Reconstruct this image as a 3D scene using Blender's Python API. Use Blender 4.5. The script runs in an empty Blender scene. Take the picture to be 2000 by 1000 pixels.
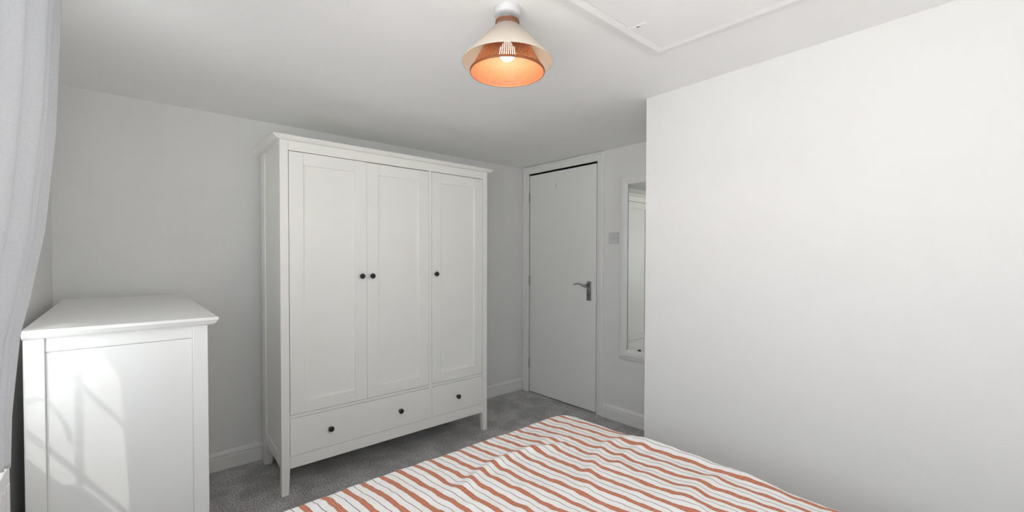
import bpy, bmesh, math, random
from mathutils import Vector, Matrix, noise
random.seed(7)
scene = bpy.context.scene
C = scene.collection

# ------------------------------------------------------------------ camera
CAM = Vector((-2.8297, -3.0587, 1.2571))
F_PX, YAW, PITCH, ROLL, V0 = 861.7, math.radians(48.481), math.radians(-0.997), math.radians(0.128), 515.4
fw = Vector((math.cos(YAW)*math.cos(PITCH), math.sin(YAW)*math.cos(PITCH), math.sin(PITCH)))
rt = Vector((math.sin(YAW), -math.cos(YAW), 0)); up = rt.cross(fw)
r2 = rt*math.cos(ROLL) + up*math.sin(ROLL); u2 = -rt*math.sin(ROLL) + up*math.cos(ROLL)
cd = bpy.data.cameras.new('camera'); cam = bpy.data.objects.new('camera', cd); C.objects.link(cam)
M = Matrix((r2, u2, -fw)).transposed().to_4x4(); M.translation = CAM; cam.matrix_world = M
cd.sensor_width = 36; cd.lens = F_PX*36/2000; cd.shift_y = (V0-500)/2000; cd.clip_start = .02
scene.camera = cam

# ------------------------------------------------------------------ world, sun, exposure
w = bpy.data.worlds.new('daylight'); scene.world = w; w.use_nodes = True
nt = w.node_tree; nt.nodes.clear()
wo = nt.nodes.new('ShaderNodeOutputWorld'); bg = nt.nodes.new('ShaderNodeBackground')
tc = nt.nodes.new('ShaderNodeTexCoord'); sp = nt.nodes.new('ShaderNodeSeparateXYZ'); rp = nt.nodes.new('ShaderNodeValToRGB')
mr = nt.nodes.new('ShaderNodeMapRange'); mr.inputs[1].default_value = -.12; mr.inputs[2].default_value = .12
nt.links.new(tc.outputs['Generated'], sp.inputs[0]); nt.links.new(sp.outputs[2], mr.inputs[0]); nt.links.new(mr.outputs[0], rp.inputs[0])
rp.color_ramp.elements[0].color = (1.09, 1.085, 1.07, 1)      # sunlit ground below the horizon
rp.color_ramp.elements[1].color = (.56, .60, .66, 1)      # bright hazy sky
nt.links.new(rp.outputs[0], bg.inputs[0]); bg.inputs[1].default_value = 7.4; nt.links.new(bg.outputs[0], wo.inputs[0])

SUN = Vector((.66, 1.0, -1.0))
sl = bpy.data.lights.new('sun', 'SUN'); so = bpy.data.objects.new('sun', sl); C.objects.link(so)
so.rotation_euler = SUN.to_track_quat('-Z', 'Y').to_euler(); sl.energy = 1.0; sl.color = (1, .96, .9); sl.angle = math.radians(.9)

WIN_Y0, WIN_Y1, WIN_Z0, WIN_Z1 = -3.60, -1.325, .744, 1.86
pl = bpy.data.lights.new('window_portal', 'AREA'); po = bpy.data.objects.new('window_portal', pl); C.objects.link(po)
pl.shape = 'RECTANGLE'; pl.size = WIN_Y1-WIN_Y0; pl.size_y = WIN_Z1-WIN_Z0; pl.cycles.is_portal = True
po.location = (-3.19, (WIN_Y0+WIN_Y1)/2, (WIN_Z0+WIN_Z1)/2)
po.rotation_euler = Vector((1, 0, 0)).to_track_quat('-Z', 'Z').to_euler()

RW_X0, RW_X1, RW_Z0, RW_Z1 = -3.0, -2.35, .92, 1.90        # second window, unseen, added above the bed head for more daylight
pl2 = bpy.data.lights.new('added_window_portal', 'AREA'); po2 = bpy.data.objects.new('added_window_portal', pl2); C.objects.link(po2)
pl2.shape = 'RECTANGLE'; pl2.size = RW_X1-RW_X0; pl2.size_y = RW_Z1-RW_Z0; pl2.cycles.is_portal = True
po2.location = ((RW_X0+RW_X1)/2, -3.87, (RW_Z0+RW_Z1)/2); po2.rotation_euler = Vector((0, 1, 0)).to_track_quat('-Z', 'Z').to_euler()

scene.view_settings.view_transform = 'Standard'; scene.view_settings.look = 'None'
scene.view_settings.gamma = 1; scene.view_settings.use_curve_mapping = False
scene.view_settings.exposure = 0.10
scene.cycles.max_bounces = 14; scene.cycles.diffuse_bounces = 10; scene.cycles.transparent_max_bounces = 24

# ------------------------------------------------------------------ helpers
def lin(r, g, b):
    f = lambda v: (v/255)/12.92 if v/255 <= .04045 else ((v/255+.055)/1.055)**2.4
    return (f(r), f(g), f(b), 1)

def mat(name, col, rough=.5, metal=0, bump=None, spec=.5, mottled=None, coat=0):
    m = bpy.data.materials.new(name); m.use_nodes = True; n = m.node_tree.nodes; l = m.node_tree.links
    b = n['Principled BSDF']; b.inputs['Base Color'].default_value = col; b.inputs['Roughness'].default_value = rough
    b.inputs['Metallic'].default_value = metal; b.inputs['Specular IOR Level'].default_value = spec
    tcn = n.new('ShaderNodeTexCoord')
    sc = mottled[0] if mottled else 6
    nz = n.new('ShaderNodeTexNoise'); nz.inputs['Scale'].default_value = sc; nz.inputs['Detail'].default_value = 4
    l.new(tcn.outputs['Object'], nz.inputs['Vector'])
    amt = mottled[1] if mottled else .02
    mx = n.new('ShaderNodeMix'); mx.data_type = 'RGBA'
    mx.inputs['A'].default_value = tuple(c*(1-amt) for c in col[:3])+(1,); mx.inputs['B'].default_value = tuple(min(1, c*(1+amt)) for c in col[:3])+(1,)
    l.new(nz.outputs['Fac'], mx.inputs['Factor']); l.new(mx.outputs['Result'], b.inputs['Base Color'])
    if bump:
        n2 = n.new('ShaderNodeTexNoise'); n2.inputs['Scale'].default_value = bump[0]; n2.inputs['Detail'].default_value = 3
        l.new(tcn.outputs['Object'], n2.inputs['Vector'])
        bp = n.new('ShaderNodeBump'); bp.inputs['Strength'].default_value = bump[1]; bp.inputs['Distance'].default_value = bump[2]
        l.new(n2.outputs['Fac'], bp.inputs['Height']); l.new(bp.outputs['Normal'], b.inputs['Normal'])
    return m

WALL = mat('wall_paint', (.79, .788, .78, 1), .85, bump=(170, .25, .0015), spec=.25)
CEIL = mat('ceiling_paint', (.92, .92, .92, 1), .9, bump=(150, .35, .002), spec=.2)
TRIM = mat('satin_white_paint', (.81, .81, .80, 1), .38, spec=.4)
HATCH = mat('hatch_gloss_paint', (.90, .90, .90, 1), .4, spec=.4)
DOORP = mat('door_paint', (.84, .84, .82, 1), .42, bump=(30, .06, .001), spec=.4)
WARD = mat('wardrobe_lacquer', (.91, .905, .875, 1), .36, spec=.45)
CHEST = mat('chest_lacquer', (.78, .78, .77, 1), .34, spec=.45)
KNOB = mat('dark_knob_metal', (.028, .03, .036, 1), .42, metal=.3, mottled=(60, .4))
CHROME = mat('brushed_chrome', (.42, .43, .44, 1), .28, metal=1)
DARK = mat('dark_void', (.01, .01, .01, 1), .8)
PLASTIC = mat('switch_plastic', (.63, .63, .645, 1), .35)
LAMPW = mat('lamp_white_metal', (.62, .62, .63, 1), .4)
UPVC = mat('window_frame_white', (.82, .82, .81, 1), .35)
RADM = mat('radiator_enamel', (.82, .82, .82, 1), .3)
FABRIC_BASE = mat('divan_fabric', (.35, .34, .33, 1), .9)
MATT = mat('mattress_ticking', (.75, .74, .72, 1), .9)
PLASTER = mat('added_eave_render', (.7, .68, .62, 1), .9)

def carpet_mat():
    m = bpy.data.materials.new('carpet_grey'); m.use_nodes = True; n = m.node_tree.nodes; l = m.node_tree.links
    b = n['Principled BSDF']; b.inputs['Roughness'].default_value = 1; b.inputs['Specular IOR Level'].default_value = .05
    b.inputs['Sheen Weight'].default_value = .25; b.inputs['Sheen Roughness'].default_value = .5
    t = n.new('ShaderNodeTexCoord')
    big = n.new('ShaderNodeTexNoise'); big.inputs['Scale'].default_value = 6.5; big.inputs['Detail'].default_value = 3; big.inputs['Distortion'].default_value = .3
    fine = n.new('ShaderNodeTexNoise'); fine.inputs['Scale'].default_value = 130; fine.inputs['Detail'].default_value = 4; fine.inputs['Roughness'].default_value = .7
    l.new(t.outputs['Object'], big.inputs['Vector']); l.new(t.outputs['Object'], fine.inputs['Vector'])
    r1 = n.new('ShaderNodeMapRange'); r1.inputs[1].default_value = .38; r1.inputs[2].default_value = .62; r1.inputs[3].default_value = .80; r1.inputs[4].default_value = 1.15
    l.new(big.outputs['Fac'], r1.inputs[0])
    cr = n.new('ShaderNodeValToRGB'); cr.color_ramp.elements[0].position = .36; cr.color_ramp.elements[0].color = (.11, .108, .113, 1)
    cr.color_ramp.elements[1].position = .66; cr.color_ramp.elements[1].color = (.78, .77, .79, 1)
    l.new(fine.outputs['Fac'], cr.inputs[0])
    mu = n.new('ShaderNodeMix'); mu.data_type = 'RGBA'; mu.blend_type = 'MULTIPLY'; mu.inputs['Factor'].default_value = 1
    l.new(cr.outputs[0], mu.inputs['A']); l.new(r1.outputs[0], mu.inputs['B']); l.new(mu.outputs['Result'], b.inputs['Base Color'])
    bp = n.new('ShaderNodeBump'); bp.inputs['Strength'].default_value = .8; bp.inputs['Distance'].default_value = .006
    l.new(fine.outputs['Fac'], bp.inputs['Height']); l.new(bp.outputs['Normal'], b.inputs['Normal'])
    return m
CARPET = carpet_mat()

def stripe_mat():
    m = bpy.data.materials.new('striped_duvet_cotton'); m.use_nodes = True; n = m.node_tree.nodes; l = m.node_tree.links
    b = n['Principled BSDF']; b.inputs['Roughness'].default_value = .85; b.inputs['Specular IOR Level'].default_value = .15
    b.inputs['Sheen Weight'].default_value = .1
    uv = n.new('ShaderNodeUVMap'); uv.uv_map = 'cloth'
    wob = n.new('ShaderNodeTexNoise'); wob.inputs['Scale'].default_value = 22; wob.inputs['Detail'].default_value = 2
    l.new(uv.outputs[0], wob.inputs['Vector'])
    s = n.new('ShaderNodeSeparateXYZ'); l.new(uv.outputs[0], s.inputs[0])
    def math_(op, a, bb=None, c=None):
        q = n.new('ShaderNodeMath'); q.operation = op
        for i, v in enumerate((a, bb, c)):
            if v is None: continue
            if isinstance(v, (int, float)): q.inputs[i].default_value = v
            else: l.new(v, q.inputs[i])
        return q.outputs[0]
    wv = math_('MULTIPLY', math_('SUBTRACT', wob.outputs['Fac'], .5), .0065)
    x = math_('ADD', s.outputs[0], wv)
    q = math_('FRACT', math_('DIVIDE', x, .060))
    d = math_('ABSOLUTE', math_('SUBTRACT', q, .5))          # 0 at band centre, .5 at thin line
    cr = n.new('ShaderNodeValToRGB'); cr.color_ramp.interpolation = 'LINEAR'
    W = (.80, .785, .775, 1); T = (.37, .110, .058, 1); LT = (.66, .30, .19, 1)
    stops = [(0.0, LT), (.016, LT), (.028, T), (.080, T), (.090, LT), (.104, LT), (.114, T), (.140, T), (.160, W), (.478, W), (.487, (.10, .085, .085, 1)), (.5, (.10, .085, .085, 1))]
    e = cr.color_ramp.elements
    e[0].position, e[0].color = stops[0]; e[1].position, e[1].color = stops[-1]
    for p_, c_ in stops[1:-1]:
        k = e.new(p_); k.color = c_
    l.new(d, cr.inputs[0])
    # cross threads break the terracotta bands into short woven dashes
    v = math_('FRACT', math_('DIVIDE', s.outputs[1], .017))
    dash = math_('LESS_THAN', v, .13)
    band = math_('LESS_THAN', d, .14)
    mx = n.new('ShaderNodeMix'); mx.data_type = 'RGBA'; mx.inputs['B'].default_value = (.56, .22, .13, 1)
    l.new(math_('MULTIPLY', dash, band), mx.inputs['Factor']); l.new(cr.outputs[0], mx.inputs['A'])
    l.new(mx.outputs['Result'], b.inputs['Base Color'])
    n2 = n.new('ShaderNodeTexNoise'); n2.inputs['Scale'].default_value = 60; n2.inputs['Detail'].default_value = 4
    l.new(uv.outputs[0], n2.inputs['Vector'])
    bp = n.new('ShaderNodeBump'); bp.inputs['Strength'].default_value = .35; bp.inputs['Distance'].default_value = .004
    l.new(n2.outputs['Fac'], bp.inputs['Height']); l.new(bp.outputs['Normal'], b.inputs['Normal'])
    return m
STRIPE = stripe_mat()

def cloth_mat(name, col, trans, fac):
    m = bpy.data.materials.new(name); m.use_nodes = True; n = m.node_tree.nodes; l = m.node_tree.links; n.clear()
    o = n.new('ShaderNodeOutputMaterial'); d = n.new('ShaderNodeBsdfDiffuse'); t = n.new('ShaderNodeBsdfTranslucent'); mx = n.new('ShaderNodeMixShader')
    tcn = n.new('ShaderNodeTexCoord'); wv = n.new('ShaderNodeTexNoise'); wv.inputs['Scale'].default_value = 260
    l.new(tcn.outputs['Object'], wv.inputs['Vector'])
    mc = n.new('ShaderNodeMix'); mc.data_type = 'RGBA'; mc.inputs['A'].default_value = tuple(c*.9 for c in col[:3])+(1,); mc.inputs['B'].default_value = tuple(min(1, c*1.1) for c in col[:3])+(1,)
    l.new(wv.outputs['Fac'], mc.inputs['Factor']); l.new(mc.outputs['Result'], d.inputs[0])
    t.inputs[0].default_value = trans
    mx.inputs[0].default_value = fac; l.new(d.outputs[0], mx.inputs[1]); l.new(t.outputs[0], mx.inputs[2]); l.new(mx.outputs[0], o.inputs[0])
    return m
CURTAIN = cloth_mat('curtain_grey_linen', (.70, .71, .735, 1), (.66, .69, .74, 1), .12)
SHADE = cloth_mat('lamp_cream_linen', (.74, .70, .64, 1), (.85, .68, .50, 1), .3)
RATTAN = mat('rattan_cane', (.26, .080, .026, 1), .55, mottled=(90, .25))

def glass_mat():
    m = bpy.data.materials.new('window_glass'); m.use_nodes = True; n = m.node_tree.nodes; l = m.node_tree.links; n.clear()
    o = n.new('ShaderNodeOutputMaterial'); t = n.new('ShaderNodeBsdfTransparent'); g = n.new('ShaderNodeBsdfGlossy'); mx = n.new('ShaderNodeMixShader')
    t.inputs[0].default_value = (.95, .96, .955, 1); g.inputs['Roughness'].default_value = .02
    mx.inputs[0].default_value = .06; l.new(t.outputs[0], mx.inputs[1]); l.new(g.outputs[0], mx.inputs[2]); l.new(mx.outputs[0], o.inputs[0])
    return m
GLASS = glass_mat()
def mirror_mat():
    m = bpy.data.materials.new('mirror_silver'); m.use_nodes = True; b = m.node_tree.nodes['Principled BSDF']
    b.inputs['Base Color'].default_value = (.86, .88, .86, 1); b.inputs['Metallic'].default_value = 1; b.inputs['Roughness'].default_value = .01
    return m
MIRROR = mirror_mat()
def bulb_mat():
    m = bpy.data.materials.new('glowing_bulb'); m.use_nodes = True; b = m.node_tree.nodes['Principled BSDF']
    b.inputs['Base Color'].default_value = (1, .95, .85, 1); b.inputs['Emission Color'].default_value = (1, .88, .70, 1); b.inputs['Emission Strength'].default_value = 4
    return m
BULB = bulb_mat()

WORLD = {}
def V3(*a): return Vector(a)
def box(bm, lo, hi, bev=0, seg=1, xf=None):
    t = bmesh.new()
    bmesh.ops.create_cube(t, size=1)
    lo = Vector(lo); hi = Vector(hi); c = (lo+hi)/2; s = hi-lo
    for v in t.verts: v.co = Vector((v.co.x*s.x, v.co.y*s.y, v.co.z*s.z)) + c
    if bev: bmesh.ops.bevel(t, geom=list(t.edges), offset=min(bev, min(s)*.45), segments=seg, affect='EDGES', profile=.5)
    if xf: 
        for v in t.verts: v.co = xf(v.co)
    merge(bm, t); return bm
def merge(bm, t):
    vm = {v: bm.verts.new(v.co) for v in t.verts}
    for f in t.faces:
        try: bm.faces.new([vm[v] for v in f.verts]).smooth = f.smooth
        except ValueError: pass
    t.free()
def poly_prism(bm, pts_a, pts_b, bev=0):
    """two matching loops of 3D points joined into a closed solid"""
    t = bmesh.new()
    A = [t.verts.new(p) for p in pts_a]; B = [t.verts.new(p) for p in pts_b]; k = len(A)
    t.faces.new(A); t.faces.new(B[::-1])
    for i in range(k): t.faces.new((A[i], B[i], B[(i+1) % k], A[(i+1) % k]))
    bmesh.ops.recalc_face_normals(t, faces=list(t.faces))
    if bev: bmesh.ops.bevel(t, geom=list(t.edges), offset=bev, segments=1, affect='EDGES', profile=.5)
    merge(bm, t); return bm
def loft(bm, loops, closed=True, cap=True, smooth=True):
    t = bmesh.new(); R = [[t.verts.new(p) for p in lp] for lp in loops]; k = len(R[0])
    for a, b in zip(R[:-1], R[1:]):
        for i in range(k if closed else k-1):
            f = t.faces.new((a[i], a[(i+1) % k], b[(i+1) % k], b[i])); f.smooth = smooth
    if cap and closed:
        t.faces.new(R[0][::-1]); t.faces.new(R[-1])
    bmesh.ops.recalc_face_normals(t, faces=list(t.faces))
    merge(bm, t); return bm
def lathe(bm, prof, c, axis='z', seg=32, smooth=True, cap=True):
    """prof: list of (radius, offset along the axis)"""
    c = Vector(c); loops = []
    for r, h in prof:
        lp = []
        for i in range(seg):
            a = 2*math.pi*i/seg; x, y = r*math.cos(a), r*math.sin(a)
            lp.append(c + {'z': V3(x, y, h), 'x': V3(h, x, y), 'y': V3(x, h, y)}[axis])
        loops.append(lp)
    return loft(bm, loops, True, cap, smooth)
def tube(bm, pts, rad, seg=10, squash=1.0):
    pts = [Vector(p) for p in pts]; loops = []
    n = len(pts)
    for i, p in enumerate(pts):
        d = (pts[min(i+1, n-1)] - pts[max(i-1, 0)]).normalized()
        ref = V3(0, 0, 1) if abs(d.z) < .9 else V3(1, 0, 0)
        a = d.cross(ref).normalized(); b = a.cross(d)
        r = rad[i] if isinstance(rad, (list, tuple)) else rad
        loops.append([p + a*r*math.cos(2*math.pi*k/seg) + b*r*squash*math.sin(2*math.pi*k/seg) for k in range(seg)])
    return loft(bm, loops)
def nb(): return bmesh.new()
def obj(name, bm, m, parent=None, **props):
    bmesh.ops.recalc_face_normals(bm, faces=list(bm.faces)) if props.pop('recalc', False) else None
    me = bpy.data.meshes.new(name)
    vs = [v.co for v in bm.verts]
    lo = Vector((min(v.x for v in vs), min(v.y for v in vs), min(v.z for v in vs))); hi = Vector((max(v.x for v in vs), max(v.y for v in vs), max(v.z for v in vs)))
    o0 = Vector(((lo.x+hi.x)/2, (lo.y+hi.y)/2, lo.z))
    for v in bm.verts: v.co -= o0
    bm.to_mesh(me); bm.free(); me.materials.append(m)
    o = bpy.data.objects.new(name, me); C.objects.link(o); WORLD[o.name] = o0
    if parent is not None:
        o.parent = parent; o.location = o0 - WORLD[parent.name]
    else: o.location = o0
    for k, v in props.items(): o[k] = v
    return o
def thing(name, loc, label, category=None, group=None, kind=None):
    o = bpy.data.objects.new(name, None); C.objects.link(o); o.location = loc; WORLD[o.name] = Vector(loc); o.empty_display_size = .1
    o['label'] = label
    if category: o['category'] = category
    if group: o['group'] = group
    if kind: o['kind'] = kind
    return o
def struct(name, bm, m, label, category, parent=None):
    return obj(name, bm, m, parent, kind='structure', label=label, category=category)

# ------------------------------------------------------------------ room shell
H = 2.081; XW = -3.08; YR = -3.78
XR, YRC, RA = -.767, -1.787, -.043        # free corner of the right-hand wall, and how far it leans per metre
struct('floor', box(nb(), (-3.26, YR-.1, -.1), (.1, .1, 0)), CARPET, 'dark grey cut pile carpet covering the bedroom floor', 'floor')

HX0, HX1, HY0, HY1 = -1.92, -1.262, -2.80, -2.155      # loft hatch opening
b = nb(); T = H+.12
box(b, (-3.26, YR-.1, H), (HX0, .1, T)); box(b, (HX1, YR-.1, H), (.1, .1, T))
box(b, (HX0, YR-.1, H), (HX1, HY0, T)); box(b, (HX0, HY1, H), (HX1, .1, T))
struct('ceiling', b, CEIL, 'white painted low ceiling with fine stippled texture', 'ceiling')
struct('wall_back', box(nb(), (XW-.18, 0, 0), (.1, .1, H)), WALL, 'off white plain wall behind the wardrobe', 'wall')
DY0, DY1, DZ = -.876-.004, -.114+.004, 1.996           # door opening
b = nb()
box(b, (0, DY1, 0), (.1, 0, H)); box(b, (0, YRC-.1, 0), (.1, DY0, H)); box(b, (0, DY0, DZ), (.1, DY1, H))
struct('wall_door', b, WALL, 'off white alcove wall holding the door, light switch and mirror', 'wall')
yb = YR
xb = XR + RA*(YRC-yb)
b = nb()
poly_prism(b, [(XR, YRC, 0), (0, YRC, 0), (0, yb, 0), (xb, yb, 0)], [(XR, YRC, H), (0, YRC, H), (0, yb, H), (xb, yb, H)])
struct('wall_right', b, WALL, 'large blank white wall on the right beside the bed', 'wall')
b = nb(); y0, y1 = YR-.1, YR
box(b, (XW-.18, y0, 0), (RW_X0, y1, H)); box(b, (RW_X1, y0, 0), (0, y1, H)); box(b, (RW_X0, y0, 0), (RW_X1, y1, RW_Z0)); box(b, (RW_X0, y0, RW_Z1), (RW_X1, y1, H))
struct('wall_rear', b, WALL, 'plain white wall at the head of the bed', 'wall')
b = nb(); XO = -3.2
box(b, (XO, YR, 0), (XW, WIN_Y0, H)); box(b, (XO, WIN_Y1, 0), (XW, 0, H)); box(b, (XO, WIN_Y0, 0), (XW, WIN_Y1, WIN_Z0)); box(b, (XO, WIN_Y0, WIN_Z1), (XW, WIN_Y1, H))
struct('wall_window', b, WALL, 'off white wall with the window behind the grey curtain', 'wall')
struct('added_eave_1', box(nb(), (-3.46, YR, 1.834), (-3.2, .1, 1.90)), PLASTER, 'unseen eave added outside above the window to cut off high sun', 'eave')  # unseen eave, added to set the top edge of the sun patch

struct('added_eave_2', box(nb(), (-3.2, YR-.66, 1.80), (0, YR-.1, 1.87)), PLASTER, 'unseen eave added outside above the added rear window to cut off sun', 'eave')  # unseen eave, added to keep rear sun off the visible bed and wall

def skirting(name, p0, p1, nrm, label):
    """profiled board from p0 to p1 (xy), standing proud of the wall along nrm"""
    p0, p1, n = Vector((*p0, 0)), Vector((*p1, 0)), Vector((*nrm, 0))
    prof = [(0, 0), (.018, 0), (.018, .072), (.0145, .0745), (.0145, .078), (.0165, .081), (.0165, .090), (.012, .100), (.007, .106), (0, .108)]
    b = nb(); loft(b, [[p + n*(-d) + V3(0, 0, h) for d, h in prof] for p in (p0, p1)], True, True, False)
    for v in b.verts: pass
    return struct(name, b, TRIM, label, 'skirting board')
skirting('baseboard_back', (XW, 0), (0, 0), (0, 1), 'white moulded skirting board along the wall behind the wardrobe')
skirting('baseboard_door', (0, -.954), (0, YRC), (1, 0), 'short white moulded skirting board between door and right wall')
skirting('baseboard_window', (XW, YR), (XW, -.02), (-1, 0), 'white moulded skirting board under the window')
skirting('baseboard_right', (xb, yb), (XR, YRC), (1, RA), 'white moulded skirting board beside the bed')

# ------------------------------------------------------------------ loft hatch
h = thing('loft_hatch', ((HX0+HX1)/2, (HY0+HY1)/2, H-.02), 'white ceiling loft hatch panel with moulded trim frame', 'hatch')
TWD = .066
def hatch_trim(a, bb, inn):        # a, bb: outer corners; inn: unit vector towards the opening; mitred
    a, bb, inn = Vector((*a, 0)), Vector((*bb, 0)), Vector((*inn, 0)); d = (bb-a).normalized()
    prof = [(0, 0), (0, .008), (.004, .012), (.030, .0155), (.034, .0195), (.040, .0200), (TWD, .0165), (TWD, 0)]
    l0 = [a + d*o + inn*o + V3(0, 0, H-z) for o, z in prof]; l1 = [bb - d*o + inn*o + V3(0, 0, H-z) for o, z in prof]
    return loft(nb(), [l0, l1], True, True, False)
ox0, ox1, oy0, oy1 = HX0-TWD, HX1+TWD, HY0-TWD, HY1+TWD
for a, bb, inn in (((ox0, oy1), (ox1, oy1), (0, -1)), ((ox1, oy1), (ox1, oy0), (-1, 0)), ((ox1, oy0), (ox0, oy0), (0, 1)), ((ox0, oy0), (ox0, oy1), (1, 0))):
    obj('trim', hatch_trim(a, bb, inn), HATCH, h)
pn = obj('panel', box(nb(), (HX0+.005, HY0+.005, H-.0185), (HX1-.001, HY1-.002, H+.01), .001), HATCH, h)
b = nb(); box(b, (-1.475, -2.215, H-.0200), (-1.462, -2.163, H-.0184), .0006); box(b, (-1.478, -2.160, H-.0195), (-1.458, -2.152, H-.012), .001)
obj('latch', b, HATCH, pn)
obj('latch_slot', box(nb(), (-1.472, -2.188, H-.0207), (-1.464, -2.178, H-.0197)), CHROME, pn)

# ------------------------------------------------------------------ door with frame
d = thing('door_1', (0, -.495, 0), 'flush white painted bedroom door with chrome lever handle in the alcove', 'door', kind='structure')
leaf = obj('leaf', box(nb(), (-.004, -.876, .008), (.036, -.114, 1.9925), .0015), DOORP, d)
b = nb()
box(b, (.0, -.876-.032, 0), (.1, -.881, 2.03), .001); box(b, (.0, -.1105, 0), (.1, -.114+.030, 2.03), .001); box(b, (.0, -.908, 1.9945), (.1, -.084, 2.03), .001)
box(b, (.040, -.8795, 0), (.055, -.866, 1.9945)); box(b, (.040, -.124, 0), (.055, -.1105, 1.9945)); box(b, (.040, -.8795, 1.982), (.055, -.1105, 1.9945))
obj('jamb', b, TRIM, d)
obj('door_backing', box(nb(), (.06, -.878, 0), (.08, -.112, 1.99)), DARK, d)
def arch(p0, p1, side, m0, m1):
    """architrave: p0,p1 inner-edge (y,z); side: outward direction (y,z); m0,m1 how far mitre runs along"""
    prof = [(0, 0), (0, .010), (.006, .014), (.030, .016), (.046, .018), (.052, .015), (.056, .020), (.066, .020), (.070, .016), (.070, 0)]
    a = Vector((0, *p0)); bb = Vector((0, *p1)); s = Vector((0, *side)); dd = (bb-a).normalized()
    mk = lambda p, sg, m: [p + s*(o*.95) - dd*sg*o*.95*m + V3(-z, 0, 0) for o, z in prof]
    return loft(nb(), [mk(a, 1, m0), mk(bb, -1, m1)], True, True, False)
k = .888
obj('architrave', arch((-k, 0), (-k, 2.010), (-1, 0), 0, 1), TRIM, d)
la = arch((-.106, 0), (-.106, 2.010), (1, 0), 0, 1)
obj('architrave', la, TRIM, d)
obj('architrave', arch((-k, 2.010), (-.106, 2.010), (0, 1), 1, 1), TRIM, d)
for z in (1.794, 1.036, .27):
    b = nb()
    for i in range(5): lathe(b, [(.0045, -.0075), (.0055, -.006), (.0055, .006), (.0045, .0075)], (-.008, -.1115, z-.034+i*.017), 'z', 10)
    hg = obj('hinge', b, CHROME, d)
# lever handle
b = nb(); box(b, (-.012, -.831, .900), (-.004, -.786, 1.057), .003, 2)
hd = obj('handle', b, CHROME, d, label='chrome lever handle on a rectangular plate')
b = nb(); lathe(b, [(.013, -.016), (.012, -.012), (.0095, -.0115), (.0095, .03), (.008, .034)], (-.028-.014, -.808, 1.020), 'x', 16)
tube(b, [(-.048, -.812, 1.020), (-.054, -.800, 1.021), (-.056, -.780, 1.026), (-.056, -.755, 1.034), (-.055, -.725, 1.036), (-.053, -.700, 1.031), (-.051, -.684, 1.024)], [.0095, .010, .009, .0075, .0065, .006, .0045], 10)
obj('lever', b, CHROME, hd)
b = nb(); lathe(b, [(.0045, 0), (.0045, .0012)], (-.0128, -.808, .947), 'x', 12); box(b, (-.0128, -.8105, .930), (-.0116, -.8055, .945)); obj('keyhole', b, DARK, hd)
for y, z in ((-.823, 1.049), (-.793, 1.049), (-.823, .909), (-.793, .909)):
    obj('screw', lathe(nb(), [(.0028, -.0008), (.0028, .0006)], (-.0122, y, z), 'x', 10), KNOB if (y, z) == (-.793, .909) else CHROME, hd)
b = nb(); tube(b, [(-.004, -.448, 1.880), (-.012, -.448, 1.874), (-.014, -.449, 1.858), (-.008, -.450, 1.850)], [.0035, .003, .003, .0025], 8)
obj('coat_hook', b, PLASTIC, d)

# ------------------------------------------------------------------ window
wn = thing('window_1', (-3.12, (WIN_Y0+WIN_Y1)/2, WIN_Z0), 'white small paned window in the left wall behind the curtain', 'window', kind='structure')
b = nb(); xf0, xf1 = -3.155, -3.105
RB = .804
box(b, (xf0, WIN_Y0, WIN_Z0), (xf1, WIN_Y1, RB), .002); box(b, (xf0, WIN_Y0, WIN_Z1-.05), (xf1, WIN_Y1, WIN_Z1), .002)
box(b, (xf0, WIN_Y0, RB), (xf1, WIN_Y0+.05, WIN_Z1-.05)); box(b, (xf0, WIN_Y1-.02, RB), (xf1, WIN_Y1, WIN_Z1-.05))
obj('window_frame', b, UPVC, wn)
obj('casement_rail', box(nb(), (xf0, WIN_Y0+.05, RB), (xf1, -1.521, RB+.045), .002), UPVC, wn)
obj('window_sill', box(nb(), (xf1, WIN_Y0, WIN_Z0-.001), (XW+.002, WIN_Y1, WIN_Z0+.002)), UPVC, wn)
for y in (-1.535, -1.825, -2.115, -2.405, -2.695, -2.985, -3.275):
    obj('glazing_bar', box(nb(), (-3.126, y-.008, RB), (-3.114, y+.008, WIN_Z1-.05), .003), UPVC, wn)
ys = [WIN_Y1-.02, -1.535, -1.825, -2.115, -2.405, -2.695, -2.985, -3.275, WIN_Y0+.05]; zs = [RB, .898, 1.172, 1.446, 1.72, WIN_Z1-.05]
for z in zs[1:-1]:
    obj('glazing_bar', box(nb(), (-3.1255, WIN_Y0+.05, z-.008), (-3.1145, WIN_Y1-.02, z+.008), .003), UPVC, wn)
for y1, y0 in zip(ys[:-1], ys[1:]):
    for z0, z1 in zip(zs[:-1], zs[1:]):
        obj('pane', box(nb(), (-3.122, y0+.004, z0+.004), (-3.118, y1-.004, z1-.004)), GLASS, wn)
# curved casement fastener on the inside of the glass
pts = []
for px, pz in ((-3.03, .846), (-3.012, .856), (-2.996, .848), (-2.984, .82), (-2.966, .785), (-2.954, .745), (-2.953, .72)):
    t = (px+3.092)/.66; pts.append((px-.66*t, -1.253-t, pz+t))
obj('fastener', tube(nb(), pts, .006, 8), UPVC, wn)

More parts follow.
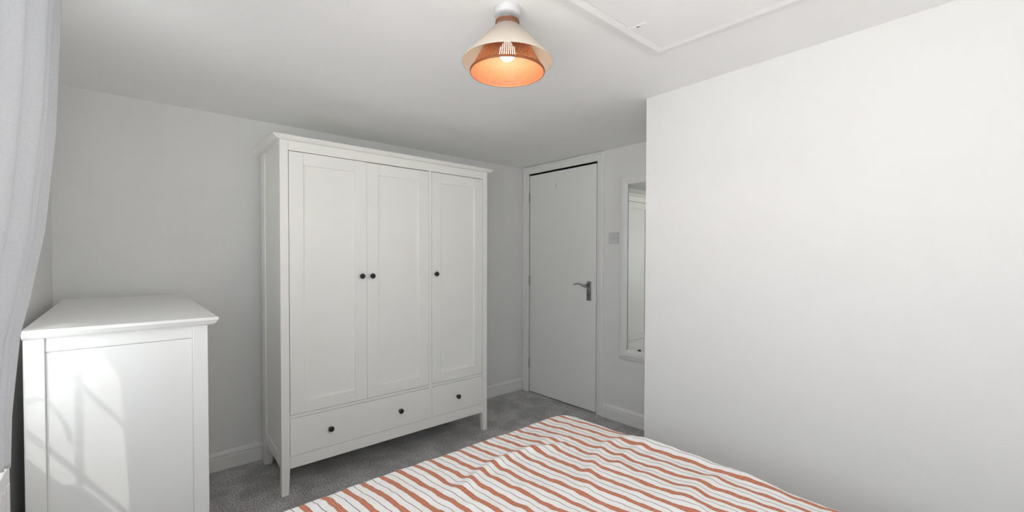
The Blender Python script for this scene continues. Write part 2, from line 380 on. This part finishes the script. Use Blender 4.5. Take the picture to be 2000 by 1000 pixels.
w2 = thing('added_window', ((RW_X0+RW_X1)/2, YR-.05, RW_Z0), 'unseen white framed window added above the bed head for more daylight', 'window', kind='structure')  # added window out of view, brightens the room from behind
b = nb(); ya, yb2 = YR-.075, YR-.03
box(b, (RW_X0, ya, RW_Z0), (RW_X1, yb2, RW_Z0+.045), .002); box(b, (RW_X0, ya, RW_Z1-.045), (RW_X1, yb2, RW_Z1), .002)
box(b, (RW_X0, ya, RW_Z0+.045), (RW_X0+.045, yb2, RW_Z1-.045)); box(b, (RW_X1-.045, ya, RW_Z0+.045), (RW_X1, yb2, RW_Z1-.045))
obj('window_frame', b, UPVC, w2)
xm = (RW_X0+RW_X1)/2
obj('mullion', box(nb(), (xm-.025, ya, RW_Z0+.045), (xm+.025, yb2, RW_Z1-.045), .002), UPVC, w2)
for a_, c_ in ((RW_X0+.045, xm-.025), (xm+.025, RW_X1-.045)): obj('pane', box(nb(), (a_, YR-.055, RW_Z0+.045), (c_, YR-.051, RW_Z1-.045)), GLASS, w2)
obj('window_sill', box(nb(), (RW_X0, yb2, RW_Z0-.001), (RW_X1, YR+.002, RW_Z0+.002)), UPVC, w2)

# ------------------------------------------------------------------ radiator
rd = thing('radiator', (-3.06, -2.0, .12), 'slim white panel radiator fixed below the window', 'radiator')
b = nb(); box(b, (-3.064, -2.6, .14), (-3.046, -1.39, .73), .006, 2); obj('radiator_panel', b, RADM, rd)
obj('top_grille', box(nb(), (-3.075, -2.6, .728), (-3.044, -1.392, .738), .003), RADM, rd)
for i in range(24):
    y = -2.575+i*.05
    obj('flute', box(nb(), (-3.048, y-.015, .18), (-3.0435, y+.015, .69), .002), RADM, rd)
for y in (-2.45, -1.55):
    obj('wall_bracket', box(nb(), (-3.0795, y-.015, .3), (-3.060, y+.015, .6)), RADM, rd)
    obj('pipe', tube(nb(), [(-3.058, y, .0), (-3.058, y, .15)], .0075), CHROME, rd)

# ------------------------------------------------------------------ wardrobe
WX, WY, WA = -2.2166, -.564, math.radians(.27); WW = 1.361; WD = .498; INS = .022
ca, sa = math.cos(WA), math.sin(WA)
def wl(p):      # wardrobe coordinates: x along the front, y into the depth, z up
    return V3(WX + p[0]*ca - p[1]*sa, WY + p[0]*sa + p[1]*ca, p[2])
wd = thing('wardrobe', wl((WW/2, WD/2, 0)), 'tall white three door wardrobe with dark knobs and two bottom drawers', 'wardrobe')
def wbox(lo, hi, bev=.0015, b=None): return box(b or nb(), lo, hi, bev, 1, wl)
def wprism(A, B, bev=0, b=None): return poly_prism(b or nb(), [wl(p) for p in A], [wl(p) for p in B], bev)
PW, PD = .040, .035
ZL, ZT = .135, 1.857
for x0, sg in ((0, 1), (WW, -1)):          # front posts running down into tapered legs
    xi = x0 + sg*PW; xl = x0 + sg*.034
    q = lambda xa, xb_, y0, y1, z: [(xa, y0, z), (xb_, y0, z), (xb_, y1, z), (xa, y1, z)]
    b = nb(); loft(b, [[wl(p) for p in q(x0, xl, 0, PD-.006, 0)], [wl(p) for p in q(x0, xi, 0, PD, ZL-.01)], [wl(p) for p in q(x0, xi, 0, PD, ZT)]], True, True, False)
    obj('post', b, WARD, wd)
    xr0 = x0 + sg*INS; xr1 = xr0 + sg*PW   # rear posts
    b = nb(); loft(b, [[wl(p) for p in q(xr0, xr1, WD-.045, WD, 0)], [wl(p) for p in q(xr0, xr1, WD-.075, WD, ZL)], [wl(p) for p in q(xr0, xr1, WD-.075, WD, ZT)]], True, True, False)
    obj('post', b, WARD, wd)
    s = sg*.007
    y0, y1 = PD, WD-.075; i1 = sg*INS
    A = lambda z, th, e=0: [(x0+s+sg*e, y0, z), (x0+s+i1+sg*e, y1, z), (x0+s+i1+sg*(e+th), y1, z), (x0+s+sg*(e+th), y0, z)]
    obj('side_panel', wprism(A(.20, .016), A(ZT, .016)), WARD, wd)
    obj('side_rail', wprism(A(.135, .02, -.003*1), A(.20, .02, -.003*1), .0008), WARD, wd)
# crown: a chamfered cornice board
def ring(o, z): return [wl(p) for p in ((-o, -o*.82, z), (WW+o, -o*.82, z), (WW+o-INS*.5, WD+.01, z), (-o+INS*.5, WD+.01, z))]
b = nb(); loft(b, [ring(.012, ZT), ring(.022, ZT+.003), ring(.033, ZT+.014), ring(.038, ZT+.019), ring(.037, ZT+.0225)], True, True, False)
obj('cornice', b, WARD, wd)
obj('top_rail', wbox((PW+.001, .001, 1.807), (WW-PW-.001, .03, ZT)), WARD, wd)
obj('apron', wbox((PW+.001, .001, .134), (WW-PW-.001, .03, .1965)), WARD, wd)
obj('middle_rail', wbox((PW+.001, .002, .399), (WW-PW-.001, .03, .4155)), WARD, wd)
obj('divider', wbox((.8805, .001, .1965), (.9000, .03, 1.807)), WARD, wd)
obj('back_panel', wprism([(INS+.01, WD-.02, .15), (WW-INS-.01, WD-.02, .15), (WW-INS-.01, WD-.01, .15), (INS+.01, WD-.01, .15)], [(INS+.01, WD-.02, ZT), (WW-INS-.01, WD-.02, ZT), (WW-INS-.01, WD-.01, ZT), (INS+.01, WD-.01, ZT)]), WARD, wd)
obj('bottom_board', wbox((.03, .032, .16), (WW-.03, WD-.03, .18)), WARD, wd)
def knob(x, z, y, parent, r=.0155):
    b = nb(); c = V3(x, y, z)
    t = nb(); lathe(t, [(.008, 0), (.0065, -.004), (.006, -.012), (.0095, -.015), (r*.93, -.018), (r, -.022), (r*.95, -.0265), (r*.72, -.0295), (r*.3, -.0308)], (x, y, z), 'y', 20)
    for v in t.verts: v.co = wl(v.co)
    merge(b, t); return obj('knob', b, KNOB, parent)
def wdoor(x0, x1, z0, z1, kx, dy=0):
    b = nb(); sw, th = .0705, .022
    y0 = .0 + dy; y1 = y0+th; e = .001
    zt0, zb1 = z1-.066, z0+.066
    wbox((x0, y0, z0), (x0+sw, y1, z1), e, b); wbox((x1-sw, y0, z0), (x1, y1, z1), e, b)
    wbox((x0+sw, y0+.0004, zt0), (x1-sw, y1, z1), e, b); wbox((x0+sw, y0+.0004, z0), (x1-sw, y1, zb1), e, b)
    o = obj('door', b, WARD, wd)
    obj('panel', wbox((x0+sw-.004, y0+.009, zb1-.004), (x1-sw+.004, y0+.017, zt0+.004), 0), WARD, o)
    knob(kx, 1.140, y0, o)
wdoor(.0432, .4615, .4185, 1.8028, .427, -.002)
wdoor(.4635, .8785, .4185, 1.8015, .490)
wdoor(.9020, 1.3185, .4185, 1.8028, .927)
for x0, x1, kx in ((.0425, .8790, (.247, .671)), (.9015, 1.3185, (1.101,))):
    o = obj('drawer', wbox((x0, .0, .199), (x1, .02, .3965), .001), WARD, wd)
    for q_ in kx: knob(q_, .299, .0, o)
obj('drawer_box', wbox((PW, .022, .19), (WW-PW, .40, .40), 0), DARK, wd)

# ------------------------------------------------------------------ chest of drawers
X0, X1, Y0, ZC = -3.038, -2.5832, -1.2728, 1.0485; Y1 = Y0+1.205
ch = thing('chest_of_drawers', ((X0+X1)/2, (Y0+Y1)/2, 0), 'white chest of drawers with sunlit end panel beside the curtain', 'chest of drawers')
def cring(o, z): return [(X0, Y0+o*.9, z), (X1-o, Y0+o*.9, z), (X1-o, Y1-o, z), (X0, Y1-o, z)]
b = nb(); loft(b, [cring(.017, ZC-.0265), cring(.010, ZC-.022), cring(.002, ZC-.011), cring(0, ZC-.009), cring(0, ZC-.002), cring(.002, ZC)], True, True, False)
obj('top', b, CHEST, ch)
PY = Y0+.0195; PX0, PX1 = X0+.001, -2.612; ZU = ZC-.0265
YE = Y1-.02
for y0, y1 in ((PY, PY+.03), (YE-.03, YE)):
    for x0, x1 in ((PX0, PX0+.042), (PX1-.042, PX1)):
        obj('post', box(nb(), (x0, y0, 0), (x1, y1, ZU), .0015), CHEST, ch)
for y, s in ((PY, 1), (YE, -1)):
    a, c_ = sorted((y+s*.008, y+s*.026)); obj('end_rail', box(nb(), (PX0+.042, a, .981), (PX1-.042, c_, ZU), .001), CHEST, ch)
    a, c_ = sorted((y+s*.0095, y+s*.024)); obj('end_panel', box(nb(), (PX0+.042, a, .12), (PX1-.042, c_, .9800), .0015), CHEST, ch)
obj('back_board', box(nb(), (PX0+.004, PY+.03, .1), (PX0+.012, YE-.03, ZU)), CHEST, ch)
obj('front_rail', box(nb(), (PX1-.03, PY+.03, .985), (PX1-.004, YE-.03, ZU), .001), CHEST, ch)
obj('plinth_rail', box(nb(), (PX1-.03, PY+.03, .08), (PX1-.004, YE-.03, .14), .001), CHEST, ch)
rows = [(.79, .982, 2), (.58, .785, 1), (.36, .575, 1), (.143, .355, 1)]
for z0, z1, n_ in rows:
    L = (YE-PY-.064)/n_
    for i in range(n_):
        a = PY+.032+i*L
        o = obj('drawer', box(nb(), (PX1-.022, a+.001, z0), (PX1-.002, a+L-.001, z1), .001), CHEST, ch)
        for f_ in ((.25, .75) if n_ == 1 else (.5,)):
            yk = a + L*f_ if n_ > 1 else a+L*f_
            zk = (z0+z1)/2 + .01
            b = nb(); lathe(b, [(.007, 0), (.006, .010), (.010, .014), (.0155, .018), (.0155, .023), (.011, .027), (.004, .028)], (PX1-.002, yk, zk), 'x', 18)
            obj('knob', b, KNOB, o)

# ------------------------------------------------------------------ bed and striped duvet
BX0, BX1, BY0, BY1 = -2.66, -1.335, -3.70, -1.745
bd = thing('bed', ((BX0+BX1)/2, (BY0+BY1)/2, 0), 'low double divan bed under the striped cover', 'bed')
obj('divan_base', box(nb(), (BX0+.01, BY0, .03), (BX1-.01, BY1-.01, .30), .015, 2), FABRIC_BASE, bd)
obj('mattress', box(nb(), (BX0, BY0, .302), (BX1, BY1, .515), .03, 3), MATT, bd)
for x in (BX0+.1, BX1-.1):
    for y in (BY0+.1, BY1-.1):
        obj('foot', lathe(nb(), [(.022, 0), (.03, .01), (.03, .032)], (x, y, 0), 'z', 14), KNOB, bd)

TOPZ = .55
DX0, DX1, DY1_, DY0_ = -2.72, -1.292, -1.688, -3.68     # outline of the cover seen from above
ridges = [  # polyline in plan, height, half width: folds pushed up in the cover
    ([(-2.15, -2.02), (-2.00, -1.935), (-1.90, -1.905), (-1.82, -1.90), (-1.74, -1.90), (-1.64, -1.95), (-1.56, -1.955)], .012, .024),
    ([(-1.74, -1.90), (-1.62, -1.885), (-1.55, -1.90), (-1.48, -1.99)], .006, .024),
    ([(-1.80, -2.22), (-1.66, -2.14), (-1.56, -2.085), (-1.47, -2.06), (-1.40, -2.07), (-1.33, -2.10)], .009, .022),
    ([(-1.62, -2.23), (-1.53, -2.16), (-1.44, -2.15), (-1.35, -2.17)], .007, .020),
    ([(-1.36, -2.05), (-1.33, -2.25), (-1.31, -2.45), (-1.33, -2.6)], .020, .04),
    ([(-1.75, -2.6), (-1.60, -2.45), (-1.48, -2.42), (-1.37, -2.47)], .009, .03),
    ([(-2.3, -2.15), (-2.15, -2.02)], .008, .03)]
def ridge_h(x, y):
    z = 0
    for pts_, a, wdt in ridges:
        best = 9; tt = 0; n_ = len(pts_)-1
        for i in range(n_):
            ax, ay = pts_[i]; bx_, by_ = pts_[i+1]; dx, dy = bx_-ax, by_-ay
            t = max(0, min(1, ((x-ax)*dx+(y-ay)*dy)/(dx*dx+dy*dy))); ex, ey = x-ax-t*dx, y-ay-t*dy
            q = math.hypot(ex, ey)
            if q < best: best = q; tt = (i+t)/n_; sgn = ey
        env = min(1, tt*5+.15, (1-tt)*5+.15)
        z += a*env*math.exp(-(best/wdt)**2)
    return z
RC, RE = .10, .045
ix0, ix1, iy0, iy1 = DX0+RC, DX1-RC, DY0_+RC, DY1_-RC
FLAT = RC-RE
def drape(s, t):
    cx, cy = min(max(s, ix0), ix1), min(max(t, iy0), iy1)
    dx, dy = s-cx, t-cy; L = math.hypot(dx, dy)
    if L < 1e-9: ux = uy = 0
    else: ux, uy = dx/L, dy/L
    arc = RE*math.pi/2
    if L <= FLAT: g, dz = L, 0
    elif L <= FLAT+arc:
        a = (L-FLAT)/RE; g = FLAT+RE*math.sin(a); dz = RE*(1-math.cos(a))
    else: g = RC + .006*math.sin(s*21+t*17); dz = RE+(L-FLAT-arc)
    fade = 1 if L <= FLAT else max(0, 1-(L-FLAT)/.08)
    x, y = cx+ux*g, cy+uy*g
    n1 = noise.noise((x*3.2, y*3.2, 1.7))*.006 + noise.noise((x*9, y*13, 4.1))*.0035 + noise.noise((x*26, y*34, 9.3))*.0022 + noise.noise((x*17, y*24, 5.5))*.003
    # plumpness: gentle sag towards the edge
    edge = min(x-DX0, DX1-x, DY1_-y); sag = .012*math.exp(-max(edge, 0)/.09)
    z = TOPZ - dz + fade*(n1 + ridge_h(x, y)) - sag*fade
    jx = noise.noise((x*14, y*14, 2.2))*.0035
    return V3(x+jx*fade, y+jx*.6*fade, z)
DROP = .26
ext = DROP - RE + RE*math.pi/2 - RE + 0.0
sx0, sx1, sy0, sy1 = DX0-ext, DX1+ext, DY0_+RC, DY1_+ext
NS, NT = 300, 380
b = nb(); uvl = b.loops.layers.uv.new('cloth'); grid = []
for j in range(NT+1):
    t = sy0+(sy1-sy0)*j/NT; row = []
    for i in range(NS+1):
        s = sx0+(sx1-sx0)*i/NS; v = b.verts.new(drape(s, t)); row.append((v, s, t))
    grid.append(row)
KROT = .092
for j in range(NT):
    for i in range(NS):
        q = (grid[j][i], grid[j][i+1], grid[j+1][i+1], grid[j+1][i])
        f = b.faces.new([v[0] for v in q]); f.smooth = True
        for lp, (v, s, t) in zip(f.loops, q):
            lp[uvl].uv = (s + KROT*(t+1.70) + 2.451 + .03 + 6.0, t)
dv = obj('striped_duvet', b, STRIPE, None, label='white duvet with terracotta stripes and thin dark lines spread over the bed', category='duvet')
md = dv.modifiers.new('thickness', 'SOLIDIFY'); md.thickness = .008; md.offset = -1

# ------------------------------------------------------------------ wall mirror
mi = thing('wall_mirror', (-.01, -1.33, .487), 'tall white framed wall mirror partly hidden by the right wall', 'mirror')
my0, my1, mz0, mz1, fwid = -1.56, -1.095, .487, 1.869, .077
prof = [(0, 0), (0, .010), (.004, .0135), (.014, .015), (.022, .021), (.034, .024), (.050, .023), (.066, .018), (.074, .014), (fwid, .012), (fwid, 0)]
def mside(a, bb, inn):
    a, bb, inn = Vector((0, *a)), Vector((0, *bb)), Vector((0, *inn)); dd = (bb-a).normalized()
    return loft(nb(), [[a+dd*(o+.0004)+inn*o+V3(-z-.001, 0, 0) for o, z in prof], [bb-dd*(o+.0004)+inn*o+V3(-z-.001, 0, 0) for o, z in prof]], True, True, False)
for a, bb, inn in (((my1, mz1), (my0, mz1), (0, -1)), ((my0, mz1), (my0, mz0), (1, 0)), ((my0, mz0), (my1, mz0), (0, 1)), ((my1, mz0), (my1, mz1), (-1, 0))):
    obj('frame', mside(a, bb, inn), TRIM, mi)
obj('mirror_glass', box(nb(), (-.009, my0+fwid-.004, mz0+fwid-.004), (-.006, my1-fwid-.004, mz1-fwid+.004)), MIRROR, mi)
obj('dark_gap_backing', box(nb(), (-.005, my0+fwid-.004, mz0+fwid-.004), (-.002, my1-fwid+.004, mz1-fwid+.004)), DARK, mi)  # near-black sheet, painted dark for the shaded gap beside the glass

# ------------------------------------------------------------------ light switch
sw = thing('light_switch', (-.004, -1.043, 1.353), 'square white plastic light switch between the door and mirror', 'light switch')
pt = obj('plate', box(nb(), (-.0095, -1.0865, 1.353), (-.0002, -.9985, 1.441), .003, 2), PLASTIC, sw)
rk = nb(); poly_prism(rk, [(-.0094, -1.057, 1.381), (-.0094, -1.030, 1.381), (-.0094, -1.030, 1.410), (-.0094, -1.057, 1.410)], [(-.011, -1.056, 1.382), (-.011, -1.031, 1.382), (-.0145, -1.031, 1.409), (-.0145, -1.056, 1.409)], .0006)
obj('rocker', rk, PLASTIC, sw)
for y in (-1.074, -1.013): obj('screw', lathe(nb(), [(.0035, -.0012), (.0035, .001)], (-.0095, y, 1.397), 'x', 12), CHROME, sw)

# ------------------------------------------------------------------ ceiling light
LX, LY = -1.858, -1.935
cl = thing('ceiling_light', (LX, LY, H), 'flush ceiling light with cream cone shade over a woven rattan cone', 'ceiling light')
obj('ceiling_rose', lathe(nb(), [(.046, 0), (.046, -.003), (.0445, -.004), (.0445, -.022), (.043, -.0245), (.025, -.025)], (LX, LY, H), 'z', 40), LAMPW, cl)
obj('neck', lathe(nb(), [(.0155, -.024), (.0155, -.045), (.020, -.047), (.020, -.085)], (LX, LY, H), 'z', 24), LAMPW, cl)
obj('light_stop_disc', lathe(nb(), [(.012, -.0615), (.0420, -.0615), (.0420, -.0635), (.012, -.0635)], (LX, LY, H), 'z', 36), LAMPW, cl)  # disc added to stop bulb light going up onto the rose
def cone(bm, prof, th):
    lp = prof + [(r-th, z) for r, z in reversed(prof)]
    loops = []
    for i in range(72):
        a = 2*math.pi*i/72; loops.append([(LX+r*math.cos(a), LY+r*math.sin(a), z) for r, z in lp])
    loops.append(loops[0]); t = nb(); loft(t, loops, True, False, True); bmesh.ops.remove_doubles(t, verts=list(t.verts), dist=1e-6); merge(bm, t); return bm
ZS0, ZS1 = 2.020, 1.905
obj('cream_shade', cone(nb(), [(.0432, ZS0), (.150, ZS1), (.151, ZS1-.004)], .0015), SHADE, cl, label='cream fabric outer cone shade')
RT0, RT1, RZ0, RZ1 = .0385, .123, 2.037, 1.872      # rattan cone
def rpt(k, a): r = RT0+(RT1-RT0)*max(0, (k-.07)/.93); z = RZ0+(RZ1-RZ0)*k; return r, z
b = nb(); NSP, NR, SEG = 110, 44, 110
def ribbon(pts_, wv):
    for p, q, u, v in zip(pts_[:-1], pts_[1:], wv[:-1], wv[1:]):
        f = b.faces.new([b.verts.new(p-u), b.verts.new(p+u), b.verts.new(q+v), b.verts.new(q-v)])
for i in range(NSP):
    a = 2*math.pi*i/NSP; tdir = V3(-math.sin(a), math.cos(a), 0); P, Wv = [], []
    for k in range(9):
        r, z = rpt(k/8, a); P.append(V3(LX+r*math.cos(a), LY+r*math.sin(a), z)); Wv.append(tdir*max(.0006, r*2*math.pi/NSP*.29))
    ribbon(P, Wv)
for jn in range(NR):
    k = (jn+.5)/NR; r, z = rpt(k, 0); sl_ = V3(0, 0, 1)*((RZ0-RZ1)/NR*.29)
    P = []; Wv = []
    for i in range(SEG+1):
        a = 2*math.pi*i/SEG; rr = r+.0006*(1 if (i+jn) % 2 else -1)
        P.append(V3(LX+rr*math.cos(a), LY+rr*math.sin(a), z)); Wv.append(sl_ - V3(math.cos(a), math.sin(a), 0)*.0007)
    ribbon(P, Wv)
rs = obj('rattan_shade', b, RATTAN, cl, kind='stuff', label='woven orange rattan inner cone shade')
obj('rattan_rim', cone(nb(), [(RT1+.0015, RZ1+.004), (RT1+.0022, RZ1), (RT1+.0015, RZ1-.003)], .003), RATTAN, cl)
obj('rattan_collar', cone(nb(), [(RT0+.0008, RZ0+.002), (RT0+.0015, RZ0), (RT0+.0015, RZ0-.003)], .003), RATTAN, cl)
b = nb(); prof = [(.012, -.080), (.013, -.092), (.018, -.104)] + [(.0285*math.cos(a), -.125-.0285*math.sin(a)) for a in (-.55, -.3, 0, .3, .6, .9, 1.2, 1.5)]
obj('bulb', lathe(b, prof, (LX, LY, H-.019), 'z', 28), BULB, cl)
bl = bpy.data.lights.new('bulb_light', 'POINT'); bo = bpy.data.objects.new('bulb_light', bl); C.objects.link(bo); bo.location = (LX, LY, 1.900); bl.energy = 2.2; bl.color = (1, .86, .68); bl.shadow_soft_size = .012

# ------------------------------------------------------------------ curtain and pole
cu = thing('curtain', (-3.0, -1.7, .8), 'pale grey linen curtain gathered in folds at the window', 'curtain')
def interp(z, tab):
    for (z0, v0), (z1, v1) in zip(tab[:-1], tab[1:]):
        if z0 >= z >= z1: return v0+(v1-v0)*(z0-z)/(z0-z1)
    return tab[-1][1] if z < tab[-1][0] else tab[0][1]
XE = [(2.06, -2.930), (1.886, -2.932), (1.57, -2.946), (1.317, -2.968), (1.144, -2.996), (1.072, -3.011), (.892, -3.026), (.76, -3.030)]
# fold crest/trough chain along the gather: (y, share of depth 0 wall .. 1 room)
FOLD = [(-1.500, 1.0), (-1.522, .80), (-1.560, .40), (-1.585, .12), (-1.600, .30), (-1.612, .70), (-1.625, .99), (-1.640, .66), (-1.655, .22), (-1.680, .12), (-1.700, .45), (-1.735, 1.02), (-1.775, .75), (-1.785, .25), (-1.82, .12), (-1.86, .4), (-1.90, .95), (-1.945, .7), (-1.96, .2), (-2.0, .1), (-2.05, .5), (-2.07, .9), (-2.1, .4)]
def catm(P, t):
    n_ = len(P)-1; i = min(int(t*n_), n_-1); f = t*n_-i
    p = [P[max(i-1, 0)], P[i], P[i+1], P[min(i+2, n_)]]
    return tuple(.5*((2*p[1][k])+(-p[0][k]+p[2][k])*f+(2*p[0][k]-5*p[1][k]+4*p[2][k]-p[3][k])*f*f+(-p[0][k]+3*p[1][k]-3*p[2][k]+p[3][k])*f**3) for k in (0, 1))
b = nb(); NU, NZ = 220, 90; G = []
for j in range(NZ+1):
    row = []
    for i in range(NU+1):
        u = i/NU; y, dpt = catm(FOLD, u)
        zb = .775 + .05*min(1, (-1.5-y)/.3) if y < -1.5 else .775
        z = 2.03 + (zb-2.03)*j/NZ
        x5 = interp(z, XE); ye = -1.253-(-2.839-x5)/.66-.02; xe = CAM.x+(x5-CAM.x)*(ye-CAM.y)/(-1.5-CAM.y)
        xin = -3.066
        x = xin + (xe-xin)*dpt + noise.noise((y*9, z*2.2, 3))*.004
        yy = y + (ye+1.5)*math.exp(-(-1.5-y)/.12 if y < -1.5 else 0) + noise.noise((u*12, z*1.6, 8))*.006
        row.append(b.verts.new((max(x, xin), yy, z)))
    G.append(row)
for j in range(NZ):
    for i in range(NU):
        b.faces.new((G[j][i], G[j][i+1], G[j+1][i+1], G[j+1][i])).smooth = True
fb = obj('fabric', b, CURTAIN, cu)
md = fb.modifiers.new('thickness', 'SOLIDIFY'); md.thickness = .0015
ro = thing('curtain_pole', (-2.985, -2.0, 2.04), 'slim white curtain pole above the window', 'curtain pole')
obj('pole', tube(nb(), [(-2.995, -3.70, 2.045), (-2.995, -1.40, 2.045)], .010, 14), UPVC, ro)
for y in (-3.72, -1.38): obj('finial', lathe(nb(), [(.008, -.02), (.016, -.012), (.019, 0), (.016, .012), (.008, .02)], (-2.995, y, 2.045), 'y', 16), UPVC, ro)
for y in (-3.64, -1.44): obj('bracket', tube(nb(), [(-3.08, y, 2.045), (-2.995, y, 2.045)], .006, 10), UPVC, ro)
